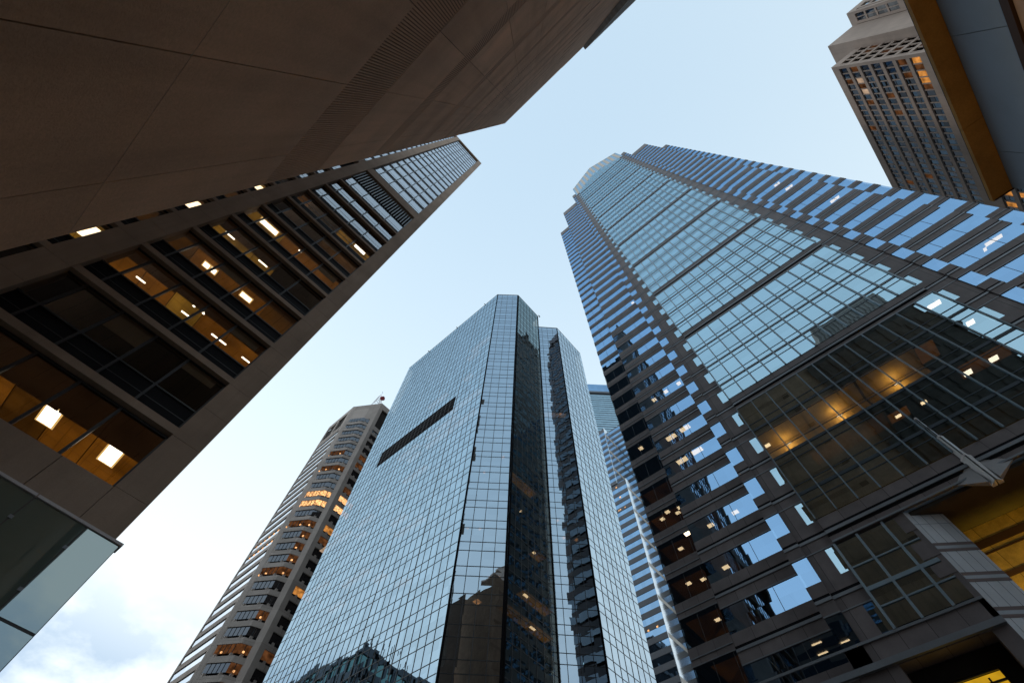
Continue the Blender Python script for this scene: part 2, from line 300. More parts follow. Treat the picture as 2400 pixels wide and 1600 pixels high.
# ------------------------------------------------------------------ brown stone building (x = -1.7, corner y = 3.23)
def brown_building():
    X = -1.7; YC = 3.14; H = 85.4
    t = thing('brown_stone_building', 'brown stone block with fluted bands looming overhead, nearest to the viewer at upper left', 'building', (X, YC, G))
    MB().box(-62, X - 0.03, -34.8, YC - 0.03, G, H - 0.02).build('core_wall', 'groove', t)
    bands = [(6.3, 8.05), (11.1, 12.05)] + [(11.1 + 4.95 * i, 12.0 + 4.95 * i) for i in range(1, 15)]
    cuts = [3.42]; lo = G
    seg = []
    for a, b in bands:
        cs = [lo] + [c for c in cuts if lo < c < a] + [a]
        seg += list(zip(cs[:-1], cs[1:])); lo = b
    seg.append((lo, H))
    ys = [YC, 2.57] + [1.38 - 1.185 * i for i in range(31)]
    pan = Items(); g = 0.005
    for z0, z1 in seg:
        for a, b in zip(ys[:-1], ys[1:]): pan.box(X - 0.03, X, b + g, a - g, z0 + g, z1 - g)
        for i in range(12): pan.box(-15.97 + 1.19 * i + g, -16 + 1.19 * (i + 1) - g, YC - 0.03, YC, z0 + g, z1 - g)
    many('stone_panel', 'brown', t, pan)
    MB().box(X - 0.03, X - 0.002, -20, YC, 3.414, 3.427).build('joint_sealant', 'caulk', t)
    for k, (a, b) in enumerate(bands):
        fl = MB(); yend = -7.5 if k < 3 else -6.0
        n = 30 if k < 4 else 12
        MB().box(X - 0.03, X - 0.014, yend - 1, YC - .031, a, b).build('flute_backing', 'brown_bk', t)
        for y1, y0 in zip(ys[:-1], ys[1:]):
            if y0 < yend: break
            w = y1 - y0; nn = max(3, int(round(n * w / 1.185)))
            for i in range(nn):
                p = y0 + (i + 0.22) * w / nn; fl.box(X - 0.03, X - 0.001, p, p + 0.60 * w / nn, a, b)
        fl.box(X - 0.03, X - 0.004, ys[-1], y0 if y0 < yend else yend, a, b)
        fl.box(-16, X - 0.12, YC - 0.03, YC - 0.006, a, b)
        fl.build('fluted_band', 'brown_fl', t)
    # dark metal louvres hung on the street face further along, and the roof rail
    lv = MB()
    for i in range(11):
        y1 = -13.2 - i * 1.9; lv.box(X - 0.02, X + 0.55, y1 - 1.5, y1, 26, 84.6); lv.box(X - 0.02, X + 0.40, y1 - 1.9, y1 - 1.501, 26, 84.4)
    lv.build('louvre_panel', 'louv', t)
    rc = MB()
    for z in (74, 62, 50): rc.bar((X - .6, -34.6, z), (X + .5, -34.9, z), .8, 14)
    rc.build('round_vent', 'louv', t)
    MB().box(X - 0.3, X + 0.03, -13.2, -9.0, 84.9, H + 0.25).box(X - 0.5, X + 0.32, -34.8, -15.5, 84.95, 85.3).build('roof_rail', 'frame', t)
    r = MB()
    for x, y, h, w in ((-4, -3, 3, 2.2), (-9, -14, 5, 4), (-7, -30, 4, 5), (-13, -8, 6, 4)): r.box(x - w, x, y - w, y, H - 0.02, H + h)
    r.build('roof_plant', 'groove', t)
brown_building()

# ------------------------------------------------------------------ tan office tower (local frame turned -1.74 degrees)
RZL = math.radians(-1.736)
def office_tower():
    Y = 18.9; YW = Y + 0.38; H = 155.4
    t = thing('tan_office_tower', 'tan concrete office tower with black window bands and amber lit rooms, at left', 'tower', (0, Y, G), RZL)
    st = MB(); g = 0.008
    def pier(x0, x1, z0, z1, step, depth=0.9):
        z = z0
        while z < z1 - 0.01:
            e = min(z + step, z1); st.box(x0, x1, Y, Y + depth, z + g, e - g); z = e
    for z0, z1, s_ in ((G, 12.3, 2.95), (12.3, 15.3, 3.0), (15.3, 62, 2.075), (62, H, 4.18)):
        pier(-1.3, 0, z0, z1, s_); pier(-10.72, -9.5, z0, z1, s_); pier(-23, -21.8, z0, z1, s_)
    for a, b in ((-3.2, -1.31), (-6.6, -3.21), (-9.49, -6.61), (-14, -10.73), (-21.79, -14.01)): st.box(a + g, b - g, Y + 0.004, Y + 0.9, 9.4, 12.26); st.box(a + g, b - g, Y + 0.004, Y + 0.9, G, 9.39)
    for a, b in ((-9.49, -1.31), (-21.79, -10.73)):
        st.box(a, b, Y + 0.003, Y + 0.9, 153.9, H)
        st.box(a, b, Y + 0.04, Y + 0.9, 62.3, 64.75)
    st.build('concrete_frame', 'tan', t)
    MB().box(-23, 0, Y + 0.91, Y + 0.96, G, 12.2).box(-23, 0, Y + 7, Y + 30, G, H - .1).box(-0.5, -0.3, Y + 0.91, Y + 30, 12.2, H - .2).box(-23, -22.9, Y + .91, Y + 7, 12.2, H - .2).build('core_wall', 'dark', t)
    rows = [(12.42, 15.25, None)] + [(17.2 + 4.15 * k, 19.52 + 4.15 * k, k) for k in range(0, 10)]
    up = [(66.15 + 4.16 * k, 68.96 + 4.16 * k, 20 + k) for k in range(21)]
    mul = [-1.68, -3.4, -5.12, -6.85, -8.57, -10.3]
    led, slab, spn, win, fr = Items(), Items(), Items(), [], MB()
    bays = [(-9.5, -1.3, [-3.4, -5.12, -6.85, -8.57]), (-21.8, -10.72, [-12.1, -13.8, -15.5, -17.2, -18.9, -20.6])]
    for z0, z1, k in rows + up:
        top = z1
        for a, b, ms in bays:
            if k is not None and k < 20:
                led.box(a, b, Y + 0.05, Y + 0.6, z1 - 4.13, z1 - 3.74)
                spn.quad((a, YW, z1 - 3.74), (b, YW, z1 - 3.74), (b, YW, z0 - .03), (a, YW, z0 - .03))
            elif k is not None:
                spn.quad((a, YW, z0 - 1.35), (b, YW, z0 - 1.35), (b, YW, z0 - .03), (a, YW, z0 - .03))
            ed = [b] + [m for m in ms] + [a]
            for i in range(len(ed) - 1):
                q = MB().quad((ed[i + 1], YW, z0), (ed[i], YW, z0), (ed[i], YW, z1), (ed[i + 1], YW, z1))
                win.append((seen(ed[i], YW, z0), q, None))
            zs = z0 - 1.4 if k is not None else z0
            for m in ms: fr.box(m - 0.055, m + 0.055, YW - 0.07, YW + 0.10, zs, z1)
            e = 0.06 if (k is None or k < 6) else 0.012
            fr.box(a, b, YW - e, YW + 0.08, z1 - 0.002, z1 + 0.10)
            fr.box(a, b, YW - e, YW + 0.06, z0 - (0.14 if k is None else 0.06), z0 + 0.02)
            fr.box(b - 0.09, b - .003, YW - 0.08, YW + 0.08, zs, z1)
            if k is not None and k >= 6: fr.box(a, b, YW - 0.008, YW + 0.03, z0 + 0.62, z0 + 0.68)
            if k is not None and k < 20: fr.box(a, b, YW - 0.008, YW + 0.02, z0 - 0.75, z0 - 0.71)
        slab.box(-22.8, -0.15, YW + 0.12, Y + 7, z1 + 0.08, z1 + 0.45)
    many('window', 'ltglass', t, win)
    many('floor_ledge', 'tan', t, led); many('spandrel_band', 'ltspan', t, spn); fr.build('window_frame', 'frame', t); many('floor_slab', 'ceil', t, slab)
    lv = MB()
    for i in range(24):
        x = -9.4 + i * 0.345; lv.box(x, x + 0.10, Y + 0.25, Y + 0.55, 57.2, 62.0)
    MB().box(-9.49, -1.31, Y + 0.6, Y + 0.9, 57.0, 62.29).box(-21.79, -10.73, Y + 0.6, Y + 0.9, 57.0, 62.29).build('louvre_backing', 'blackm', t)
    lv.build('louvre', 'ledge', t)
    sb, sg = Items(), Items()
    sb.box(-0.29, -0.004, Y + .91, Y + 30, G, 12.3)
    for z0, z1, k in rows + up:
        if k is None: continue
        sb.box(-0.29, -0.004, Y + 2.2, Y + 29, z0 - 1.7, z0); sg.quad((-0.12, Y + 2.2, z0), (-0.12, Y + 29, z0), (-0.12, Y + 29, z1 + .1), (-0.12, Y + 2.2, z1 + .1))
    sb.box(-0.29, -0.003, Y + .91, Y + 2.19, 12.31, H); sb.box(-0.29, -0.003, Y + 29.01, Y + 30, 12.31, H); sb.box(-0.29, -0.004, Y + 2.2, Y + 29, 57, 64.4); sb.box(-0.29, -0.004, Y + 2.2, Y + 29, 152.5, H)
    many('side_spandrel', 'tan', t, sb, 40); many('side_window', 'ltglass', t, sg, 40)
    # rooms behind the glass: faintly glowing bulkheads at the window, self-glowing amber ceilings deeper in
    E = {0: None}
    P = [-1.3, -3.4, -5.12, -6.85, -8.57, -10.6]
    def room(zc, i0, i1, mat, bulk=1.0, deep=6.5, wall=True):
        a, b = P[i1] + 0.02, P[i0] - 0.02
        MB().quad((a, YW + bulk, zc), (a, YW + deep, zc), (b, YW + deep, zc), (b, YW + bulk, zc)).build('lit_ceiling', mat, t)
        MB().box(a, b, YW + .12, YW + bulk, zc - 0.06, zc + 0.05).build('bulkhead', 'bulk', t)  # bulkhead glows faintly, lamp light put into its material
    def lamp(xf, zf, zc, wx, wy, mat='lampw'):
        s = (zc - 0.05) / zf; x, y = xf * s, Y * s
        m = MB(); nx, ny = (2, 3) if min(wx, wy) > .5 else (max(1, int(wx / .5)), 1)
        for i in range(nx):
            for j in range(ny): m.box(x - wx / 2 + wx * i / nx + .012, x - wx / 2 + wx * (i + 1) / nx - .012, y - wy / 2 + wy * j / ny + .012, y - wy / 2 + wy * (j + 1) / ny - .012, zc - 0.05, zc - 0.01)
        m.build('ceiling_lamp', mat, t)
        if min(wx, wy) > .3: MB().box(x - wx / 2 - .06, x + wx / 2 + .06, y - wy / 2 - .06, y + wy / 2 + .06, zc - 0.038, zc - 0.012).build('lamp_rim', 'lamprim', t)
    zA = 15.28
    for x0, x1, k, dz in ((-3.35, -1.75, 1, .7), (-6.8, -5.2, 2, .9), (-8.5, -6.9, 3, .5), (-3.35, -1.75, 4, 1.1), (-5.1, -3.5, 5, .8), (-6.8, -5.2, 0, 1.2), (-3.35, -1.75, 0, .6)):
        zt = 19.5 + 4.15 * k; m = MB()
        for i in range(int(dz / .07)): m.box(x0, x1, YW + .10, YW + .13, zt - .07 * i - .055, zt - .07 * i)
        m.build('window_blind', 'blind', t)
    for i in range(5): room(zA, i, i + 1, 'amber' if i in (0, 1, 3) else 'amber_dim', 2.05, 6.5)
    lamp(-2.2, 13.13, zA, 0.62, 1.15); lamp(-4.55, 13.18, zA, 0.62, 1.15); lamp(-5.02, 13.55, zA, 0.16, .16)
    c = lambda k: 19.55 + 4.15 * k
    for i in range(5): room(c(1), i, i + 1, ('amber', 'amber', 'gold', 'gold', 'gold')[i] if i < 3 else 'amber', 0.7 if i < 3 else 0.85)
    for x in (-7.75, -5.25, -3.5, -3.1, -1.65): lamp(x, 21.45, c(1), 0.55, 0.10)
    lamp(-8.85, 22.84, c(1), 1.1, 0.16); lamp(-8.6, 22.5, c(1), .6, .1)
    for x, z in ((-5.4, 22.33), (-4.84, 22.34)): lamp(x, z, c(1), 0.16, 0.16)
    for i in range(5): room(c(2), i, i + 1, ('amber_dim', 'amber', 'amber', 'amber', 'amber_dim')[i], 0.5)
    for x in (-7.05, -6.6, -4.35): lamp(x, 25.72, c(2), 0.38 if x < -5 else .75, 0.35)
    for i in (2, 3, 4): room(c(3), i, i + 1, 'gold', 0.9)
    for x in (-8.15, -5.6): lamp(x, 29.75, c(3), 0.75, 0.12)
    for i in range(5): room(c(4), i, i + 1, 'gold' if i in (3, 4) else 'amber', 0.4)
    lamp(-7.7, 34.1, c(4), 1.55, 0.42)
    for x in (-5.15, -4.98): lamp(x, 34.45, c(4), 0.12, 0.12)
    for i in (0, 1): room(c(5), i, i + 1, 'amber_dim', 0.4)
    for i in (0, 1): room(c(6), i, i + 1, 'gold', 0.4)
    room(c(6), 4, 5, 'amber_dim', .4)
    lamp(-2.45, 42.3, c(6), 1.25, 0.3)
    for k, x0, mt in ((1, -11.9, 'gold'), (2, -12.3, 'amber_dim'), (3, -11.9, 'amber'), (4, -12, 'amber_dim'), (5, -11.9, 'gold')):
        MB().quad((x0 - 1.5, YW + .4, c(k) - .02), (x0 - 1.5, YW + 3, c(k) - .02), (x0 + 1, YW + 3, c(k) - .02), (x0 + 1, YW + .4, c(k) - .02)).build('lit_ceiling', mt, t)
    for k, x in ((1, -12.2), (3, -12.0), (5, -12)):
        MB().box(x - .8, x + .9, YW + 0.6, YW + 1.6, c(k) - 0.05, c(k) - 0.01).build('ceiling_lamp', 'lamp', t)
office_tower()

def screen():
    rz = RZL + math.radians(1.7); c, s_ = math.cos(1.7 * math.pi / 180), math.sin(1.7 * math.pi / 180)
    ox, Y = 0.24 * c + 18.38 * s_ - 0.24, -0.24 * s_ + 18.38 * c       # turns about its street corner
    t = thing('glass_screen', 'teal glass screen with thin white metal cap at the tan tower foot', 'glass wall', (ox, Y, G), rz)
    xs = [0.24, -0.9, -2.58, -4.3, -6.0, -7.7]; g = 0.022
    for z0, z1 in ((G, 7.42), (7.50, 10.36)):
        for a, b in zip(xs[1:], xs[:-1]): MB().box(ox + a + g, ox + b - g, Y, Y + 0.03, z0, z1).build('glass_pane', 'screen', t)
    fr = MB()
    for x in xs[1:]: fr.box(ox + x - 0.021, ox + x + 0.021, Y + 0.002, Y + 0.14, G, 10.36)
    fr.box(ox - 7.7, ox + 0.21, Y + 0.004, Y + 0.1, 7.425, 7.495); fr.box(ox + 0.215, ox + 0.24, Y + .004, Y + 0.4, G, 10.36)
    fr.build('frame', 'frame', t)
    cl = MB()
    for x in xs[1:]:
        for z in (9.6, 8.2, 6.7, 5.2): cl.box(ox + x - .06, ox + x + .06, Y - .025, Y - .003, z - .05, z + .05)
    cl.build('clamp', 'ledge', t)
    cp = MB()
    for a, b in ((-2.56, 0.30), (-6, -2.60), (-7.7, -6.03)): cp.box(ox + a, ox + b, Y - 0.06, Y + 0.45, 10.38, 10.47)
    cp.build('cap', 'white', t)
    MB().box(ox - 7.7, ox + 0.20, Y + 0.16, Y + 0.30, G, 10.3).build('backing', 'dark', t)
screen()

# ------------------------------------------------------------------ striped tower with a gabled crown (front x = 36)
C = -8.78
def crown_tower():
    t = thing('striped_crown_tower', 'tall stone and blue glass tower with a stepped gabled top and pale central bay', 'tower', (36, C, G))
    T = lambda k: 28.6 + 4.25 * k
    st = Items(); led = Items(); groove_shade = Items(); win = []; slabs = MB(); fin = Items()
    def yb(side, a, b): return (C + a, C + b) if side > 0 else (C - b, C - a)
    ZB = 16.6
    zones = [(10.07, 12.2, 36.14, 205), (12.2, 13.4, 36.0, 205), (13.4, 20.2, 37.4, 196.5), (20.2, 26.1, 42.9, 195.5)]
    for side in (1, -1):
        for zi, (a, b, x, top) in enumerate(zones):
            y0, y1 = yb(side, a, b); xb = x + 5.2
            k = -2; lo = ZB
            while True:
                wt = T(k); wb = wt - (2.0 if zi < 3 else 2.7)
                if wt > top - 3: break
                st.box(x, xb, y0, y1, lo, wb)
                lo = wt
                if zi == 0: ws = [yb(side, 10.07, 10.86)]; st.box(x, xb, *yb(side, 10.86, 12.2), wb, wt)
                elif zi == 1: ws = [(y0 + .02, y1 - .02)]
                else: ws = [(y0 + .02, y1 - .02)]
                xg = x + 0.045
                for p, q in ws:
                    win.append((seen(x, p, wb) * (q - p), MB().quad((xg, q, wb), (xg, p, wb), (xg, p, wt), (xg, q, wt)), 'bay' if zi == 0 else 'rtglass'))
                if zi >= 2:
                    n = 3 if zi == 2 else 3
                    for i in range(1, n): yy = y0 + (y1 - y0) * i / n; fin.box(xg - 0.015, xg + 0.02, yy - 0.02, yy + 0.02, wb, wt)
                k += 1
            st.box(x, xb, y0, y1, lo, top)
            for kk in range(-2, k):
                z = T(kk); e = 0.0 if zi else 0.012
                led.box(x - 0.03, x - .001, y0 + .01, y1 - .01, z + 0.02, z + 0.10)
                led.box(x - 0.06, x - .001, y0 + .01, y1 - .01, z + (.92 if zi < 3 else .6), z + (1.14 if zi < 3 else .7))
                if zi < 3: groove_shade.box(x - 0.008, x + .02, y0 + .01, y1 - .01, z + 1.15, z + 1.36)  # raised black strip stands in for a shaded groove above the ledge
    # the sides facing the cross streets
    for y, o in ((C + 26.1, 1), (C - 26.1, -1)):
        for k in range(-2, 38):
            st.box(48.11, 82, y - o * .5, y - .01 * o, T(k) + .01, T(k) + 2.24); yy = y - o * .06
            p = ((43.2, yy, T(k) - 2), (82, yy, T(k) - 2), (82, yy, T(k)), (43.2, yy, T(k))); MB().quad(*(p if o < 0 else p[::-1])).build('side_ribbon_window', 'sideglass', t)
    for y, o in ((C + 20.2, 1), (C - 20.2, -1)):
        for k in range(-2, 37):
            yy = y + .012 * o; MB().quad((42.85, yy, T(k) - 2), (37.5, yy, T(k) - 2), (37.5, yy, T(k)), (42.85, yy, T(k))).build('side_ribbon_window', 'sideglass', t)
    # crown: shoulders and gable
    def gable(m, x0, x1, h, z0, z1, zp):
        m.quad((x0, C - h, z0), (x0, C - h, z1), (x0, C, zp), (x0, C + h, z1), (x0, C + h, z0))
        m.quad((x1, C + h, z0), (x1, C + h, z1), (x1, C, zp), (x1, C - h, z1), (x1, C - h, z0))
        m.quad((x0, C - h, z1), (x1, C - h, z1), (x1, C, zp), (x0, C, zp)); m.quad((x0, C, zp), (x1, C, zp), (x1, C + h, z1), (x0, C + h, z1))
        m.quad((x0, C - h, z0), (x1, C - h, z0), (x1, C - h, z1), (x0, C - h, z1)); m.quad((x0, C + h, z1), (x1, C + h, z1), (x1, C + h, z0), (x0, C + h, z0))
    cr = MB(); gable(cr, 36.06, 88, 11.7, 200.2, 217.6, 232.5); cr.build('crown', 'crownglass', t)
    crb = MB()
    for i in range(-5, 6):
        y = C + i * 2.1; zt = 217.6 + (11.7 - abs(i * 2.1)) / 11.7 * 14.9
        crb.box(35.97, 36.05, y - 0.5, y + 0.5, zt - 19, zt - .9)
    for q in (0.3, 0.9):
        for sgn in (1, -1): crb.quad((35.98, C + sgn * 11.6, 217.6 - q), (35.98, C, 232.5 - q), (35.98, C, 232.2 - q), (35.98, C + sgn * 11.6, 217.3 - q))
    crb.build('crown_rib', 'stripe', t)
    # glazed bay: one section of glass per four floors between stone belts
    secs = [(26.5, 41.25)] + [(43.35 + 17.05 * j, 58.3 + 17.05 * j) for j in range(9)]
    XB = 35.82
    belts = Items(); bl = Items(); bslab = Items()
    for z0, z1 in [(24.3, 26.45)] + [(41.25 + 17.05 * j, 43.3 + 17.05 * j) for j in range(10)]:
        belts.box(XB + .03, 41, C - 10.06, C + 10.06, z0, z1)
        bl.box(XB - 0.10, XB + .02, C - 10.05, C + 10.05, z0 + 0.75, z0 + 1.0); bl.box(XB - 0.05, XB + .02, C - 10.05, C + 10.05, z0 + 0.02, z0 + 0.16)
        groove_shade.box(XB + 0.005, XB + .1, C - 10.05, C + 10.05, z0 + 1.01, z0 + 1.25); groove_shade.box(XB + 0.005, XB + .1, C - 10.05, C + 10.05, z0 + 0.55, z0 + 0.745)
    many('stone_belt', 'rtstone', t, belts); many('belt_rail', 'ledge', t, bl)
    edges = [C + 10.07 - 1.679 * i for i in range(13)]
    for si, (z0, z1) in enumerate(secs):
        gl = MB().quad((XB, C + 10.06, z0), (XB, C - 10.06, z0), (XB, C - 10.06, z1), (XB, C + 10.06, z1)).build('bay_glazing', 'bay', t)
        mm = MB()
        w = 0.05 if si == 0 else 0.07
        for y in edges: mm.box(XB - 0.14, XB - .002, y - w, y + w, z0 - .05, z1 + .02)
        mm.build('mullion', 'mulld' if si == 0 else 'mull', gl, root=t); h = MB()  # lowest section takes darker bar copies, shade put into their colour
        fl = [z1 - 3.75 - 4.25 * i for i in range(3)]
        for z in fl:
            h.box(XB - 0.05, XB - .003, C - 10.0, C + 10.0, z - 0.14, z + 0.14)
            for d_ in (-0.87, 0.87): h.box(XB - 0.035, XB - .003, C - 10.0, C + 10.0, z + d_ - 0.04, z + d_ + 0.04)
            bslab.box(XB + 0.25, 41, C - 10.0, C + 10.0, z - 0.2, z + 0.2)
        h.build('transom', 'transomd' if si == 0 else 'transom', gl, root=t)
    ztop = 213.85
    MB().quad((XB, C + 10.06, 196.8), (XB, C - 10.06, 196.8), (XB, C - 10.06, 201.2), (XB, C, 213.0), (XB, C + 10.06, 201.2)).build('gable_glazing', 'bay', t)
    gm = MB()
    for y in edges:
        zt = 201.2 + (10.07 - abs(y - C)) / 10.07 * 11.8; gm.box(XB - 0.10, XB - .002, y - 0.07, y + 0.07, 196.8, zt)
    for z in (199, 200.9, 203.2, 205.1, 207.4, 209.3):
        hw = 10.0 if z < 201.2 else max(0, 10.0 * (213.0 - z) / 11.8); gm.box(XB - 0.04, XB - .003, C - hw, C + hw, z - .08, z + .08)
    for sgn in (1, -1): gm.quad((XB - .02, C + sgn * 10.06, 201.2), (XB - .02, C, 213.0), (XB - .02, C, 213.6), (XB - .02, C + sgn * 10.06, 201.8))
    gm.build('gable_mullion', 'mull', t)
    many('floor_slab', 'ceil', t, bslab)
    # lower windows between portal and corner, belts below
    low = MB(); st2 = MB()
    lw = [(1.29, -0.36), (-0.36, -2.15), (-2.15, -3.3)]
    for p, q in lw: MB().quad((36.0, p, 18.2), (36.0, q, 18.2), (36.0, q, 24.2), (36.0, p, 24.2)).build('window', 'bay', t)
    for y in (1.29, -0.36, -2.15): low.box(35.86, 35.995, y - 0.085, y + 0.085, 18.1, 24.25)
    for z, r in ((22.3, .05), (20.7, .13), (19.5, .05)): low.box(35.93, 35.996, -3.3, 1.25, z - r, z + r)
    low.build('lower_mullion', 'mull', t)
    for z0, z1 in ((22.9, 24.2), (20.95, 22.1), (19.7, 20.5)): st2.box(35.97, 36.3, -3.62, -2.55 - (z0 > 22) * .35, z0, z1)
    st2.box(36.0, 36.3, -3.63, -3.3, 16.6, 24.29)
    # portal: splayed tiled jamb, soffit, ochre vestibule
    for sgn in (1, -1):
        a = (36.0, C + sgn * 5.15); b = (37.4, C + sgn * 3.18)
        MB().quad((a[0], a[1], G), (b[0], b[1], G), (b[0], b[1], 24.28), (a[0], a[1], 24.28)).build('portal_jamb', 'tile', t)
        bd = Items(); bc = Items()
        for z in (21.72, 19.60, 17.42, 15.3, 13.2):
            for z0, z1, mb in ((z - .22, z, bd), (z - .44, z - .22, bc), (z - .64, z - .44, bd)):
                o = 0.012; mb.quad((a[0] - o, a[1] - o * sgn, z0), (b[0] - o, b[1] - o * sgn, z0), (b[0] - o, b[1] - o * sgn, z1), (a[0] - o, a[1] - o * sgn, z1))
        many('jamb_band', 'tile_dk', t, bd); many('jamb_rail', 'ledge', t, bc)
    so = MB().prism([(36.0, C - 5.15), (37.4, C - 3.18), (37.4, C + 3.18), (36.0, C + 5.15)], 24.285, 24.298); so.build('portal_soffit', 'wallpanel', t)
    MB().box(37.41, 38.1, C - 4.2, C + 4.2, 24.29, 27).box(38.1, 40.4, C - 4.2, C + 4.2, 26.8, 27).build('portal_beam', 'yellow_dk', t)
    yp = Items(); yd = Items(); z = 26.8
    for z1, z0, mb in ((26.8, 25.3, yd), (25.3, 24.12, yp), (24.12, 24.0, yd), (23.98, 23.07, yp), (23.07, 22.55, yd), (22.55, 22.25, yp), (22.25, 22.12, yd), (22.12, 20.85, yp), (20.85, 20.5, yd), (20.5, 18.6, yp), (18.6, 18.2, yd), (18.2, 12, yp), (12, G, yd)):
        mb.box(40.0 + (0.02 if mb is yp else 0), 40.5, C - 4.2, C + 4.2, z0 + .001, z1 - .001)
    many('vestibule_wall', 'yellow', t, yp); many('vestibule_band', 'yellow_dk', t, yd)
    MB().box(37.41, 40.0, C + 4.2, C + 4.5, G, 26.8).box(37.41, 40.0, C - 4.5, C - 4.2, G, 26.8).build('vestibule_side', 'yellow_dk', t)
    ld = bpy.data.lights.new('vestibule_light', 'AREA'); ld.shape = 'RECTANGLE'; ld.size = 7; ld.size_y = 0.6; ld.energy = 300; ld.spread = math.radians(62); ld.color = (1.0, 0.62, 0.05)
    lo_ = bpy.data.objects.new('vestibule_light', ld); S.collection.objects.link(lo_); lo_.location = (38.4, C, 13)
    lo_.rotation_euler = Vector((0.55, 0, 1)).to_track_quat('-Z', 'Y').to_euler()
    # base: belt, shop opening
    st2.box(36.0, 41, -3.62, 4.6, 16.45, 18.1); st2.box(36.0, 41, 2.3, 17.5, G, 16.44); st2.box(36.0, 41, -3.62, -2.75, G, 16.44)
    st2.box(36.0, 38, C - 26.6, C - 5.16, G, 16.44); st2.box(36, 38, C - 13.4, C - 5.16, 16.45, 24.29)
    st2.build('stone_base', 'rtstone', t)
    led.box(35.75, 35.999, -3.62, 17.5, 16.5, 16.85); led.box(35.9, 35.999, -3.62, 17.5, 17.95, 18.1)
    MB().box(37.2, 41, -2.74, 2.29, 15.5, 16.43).box(37.2, 41, 1.46, 2.29, G, 15.49).box(37.2, 41, -2.74, -1.81, G, 15.49).build('shop_recess', 'dark', t)
    MB().quad((37.5, 1.44, G), (37.5, -1.79, G), (37.5, -1.79, 15.4), (37.5, 1.44, 15.4)).build('shop_window', 'signal', t)
    MB().box(37.35, 37.45, -1.15, -1.05, G, 15.2).box(37.35, 37.45, -1.8, 1.45, 14.9, 15.0).box(37.3, 37.42, -1.81, 1.46, 15.4, 15.48).build('shop_frame', 'frame', t)
    # spire-like mast over the portal
    Y0 = -9.02; ma = MB()
    for z0, z1, w, p in ((23.3, 25.7, 0.34, 0.62), (25.7, 27.9, 0.25, 0.46), (27.9, 30.25, 0.15, 0.30)):
        for sgn in (1, -1): ma.prism([(36 - p, Y0 + sgn * 0.045), (36.0 - p * .35, Y0 + sgn * w), (35.99, Y0 + sgn * w), (35.99, Y0 + sgn * .045)][::(1 if sgn < 0 else -1)], z0, z1)
    ma.build('mast', 'mastm', t)
    cp = MB()
    for z, w, p in ((25.7, .36, .64), (27.9, .27, .48), (30.25, .17, .32)): cp.prism([(36 - p, Y0 - .05), (36 - p * .3, Y0 - w), (35.98, Y0 - w), (35.98, Y0 + w), (36 - p * .3, Y0 + w), (36 - p, Y0 + .05)][::-1], z - .12, z + .01)
    cp.build('mast_collar', 'white', t)
    wg = MB()
    for sgn in (1, -1):
        A_ = (35.85, Y0 + sgn * .3, 25.5); B_ = (35.9, Y0 + sgn * 2.0, 24.45); D_ = (35.55, Y0 + sgn * .34, 23.45); E_ = (36.02, Y0 + sgn * .3, 25.5); F_ = (36.02, Y0 + sgn * .34, 23.45)
        wg.quad(A_, B_, D_); wg.quad(E_, F_, B_); wg.quad(A_, D_, F_, E_); wg.quad(A_, E_, B_); wg.quad(D_, B_, F_)
    wg.build('mast_wing', 'mastw', t)
    # dark cores behind the rooms
    MB().box(42.4, 88, C - 13.35, C + 13.35, G, 204.9).box(42.62, 88, C - 20.1, C + 20.1, G, 196.4).box(48.2, 83, C - 25.5, C + 25.5, G, 194).build('core_wall', 'dark', t)
    many('stone_cladding', 'rtstone', t, st); many('ledge', 'ledge', t, led); many('groove_shade_strip', 'blackm', t, groove_shade); many('glazing_bar', 'frame', t, fin)
    many('ribbon_window', 'rtglass', t, win)
    # lit rooms: lamps, and amber ceilings that emit their own glow
    def lamp(x, y, z, wy=0.9, wx=0.5, mat='lamp'): MB().box(x - wx / 2, x + wx / 2, y - wy / 2, y + wy / 2, z - 0.06, z - 0.012).build('ceiling_lamp', mat, t)
    def room(y0, y1, z, x0=37.3, x1=39.6, mat='amber'): MB().quad((x0, y0, z), (x0, y1, z), (x1, y1, z), (x1, y0, z)).build('lit_ceiling', mat, t)
    for x, y, k in ((38.23, 9.4, 6), (38.14, 7.47, 6), (38.16, 5.44, 6)): lamp(x, y, T(k), .55, .5)
    lamp(37.8 + 6.2, 13.4 * 1.16, T(6) , .6, .6)
    for x, y, k in ((38.04, 9.37, 4), (37.97, 7.42, 4), (38.02, 9.33, 3), (37.93, 7.34, 3)): lamp(x, y, T(k), 1.25, .62)
    for x, y, k in ((38.75, 6.95, 1), (38.76, 9.6, 1), (38.3, 11.9, 1), (39.06, 10.0, 0)): lamp(x, y, T(k), .6, .45)
    for px, y, k in ((43.6, 14.9, 3), (43.9, 13.4, 3), (44.2, 16.0, 3), (44.5, 14.0, 3), (44.8, 15.3, 2), (45, 14.2, 1), (44.6, 15.7, 1), (45, 14.3, 0), (44.5, 13.2, -1), (45, 11.8, -1)): lamp(px, y, T(k), .55, .45)
    for x, y, k, wy in ((38.0, -27.0, 14, 1.0), (38.0, -27.0, 13, 1.2), (38.1, -27.1, 10, 1.3), (38.0, -27.1, 4, 1.5), (38.4, -26.2, 4, .25)): lamp(x, y, T(k), wy, .4)
    lamp(38.0, 5.34, T(13), .5, .4)
    for z in (T(3), T(4)): room(8.2, 10.9, z, 37.6, 41, 'amber_dim')
    for y0, y1, k, mt in ((10.95, 17.7, 3, 'amber'), (11, 17.5, 2, 'amber_dim'), (12, 17.7, 4, 'amber_dim'), (11, 17, 0, 'amber_dim'), (13.5, 17.6, 1, 'amber_dim'), (11, 16, -1, 'amber_dim')): room(y0, y1, T(k), 43.6, 48, mt)
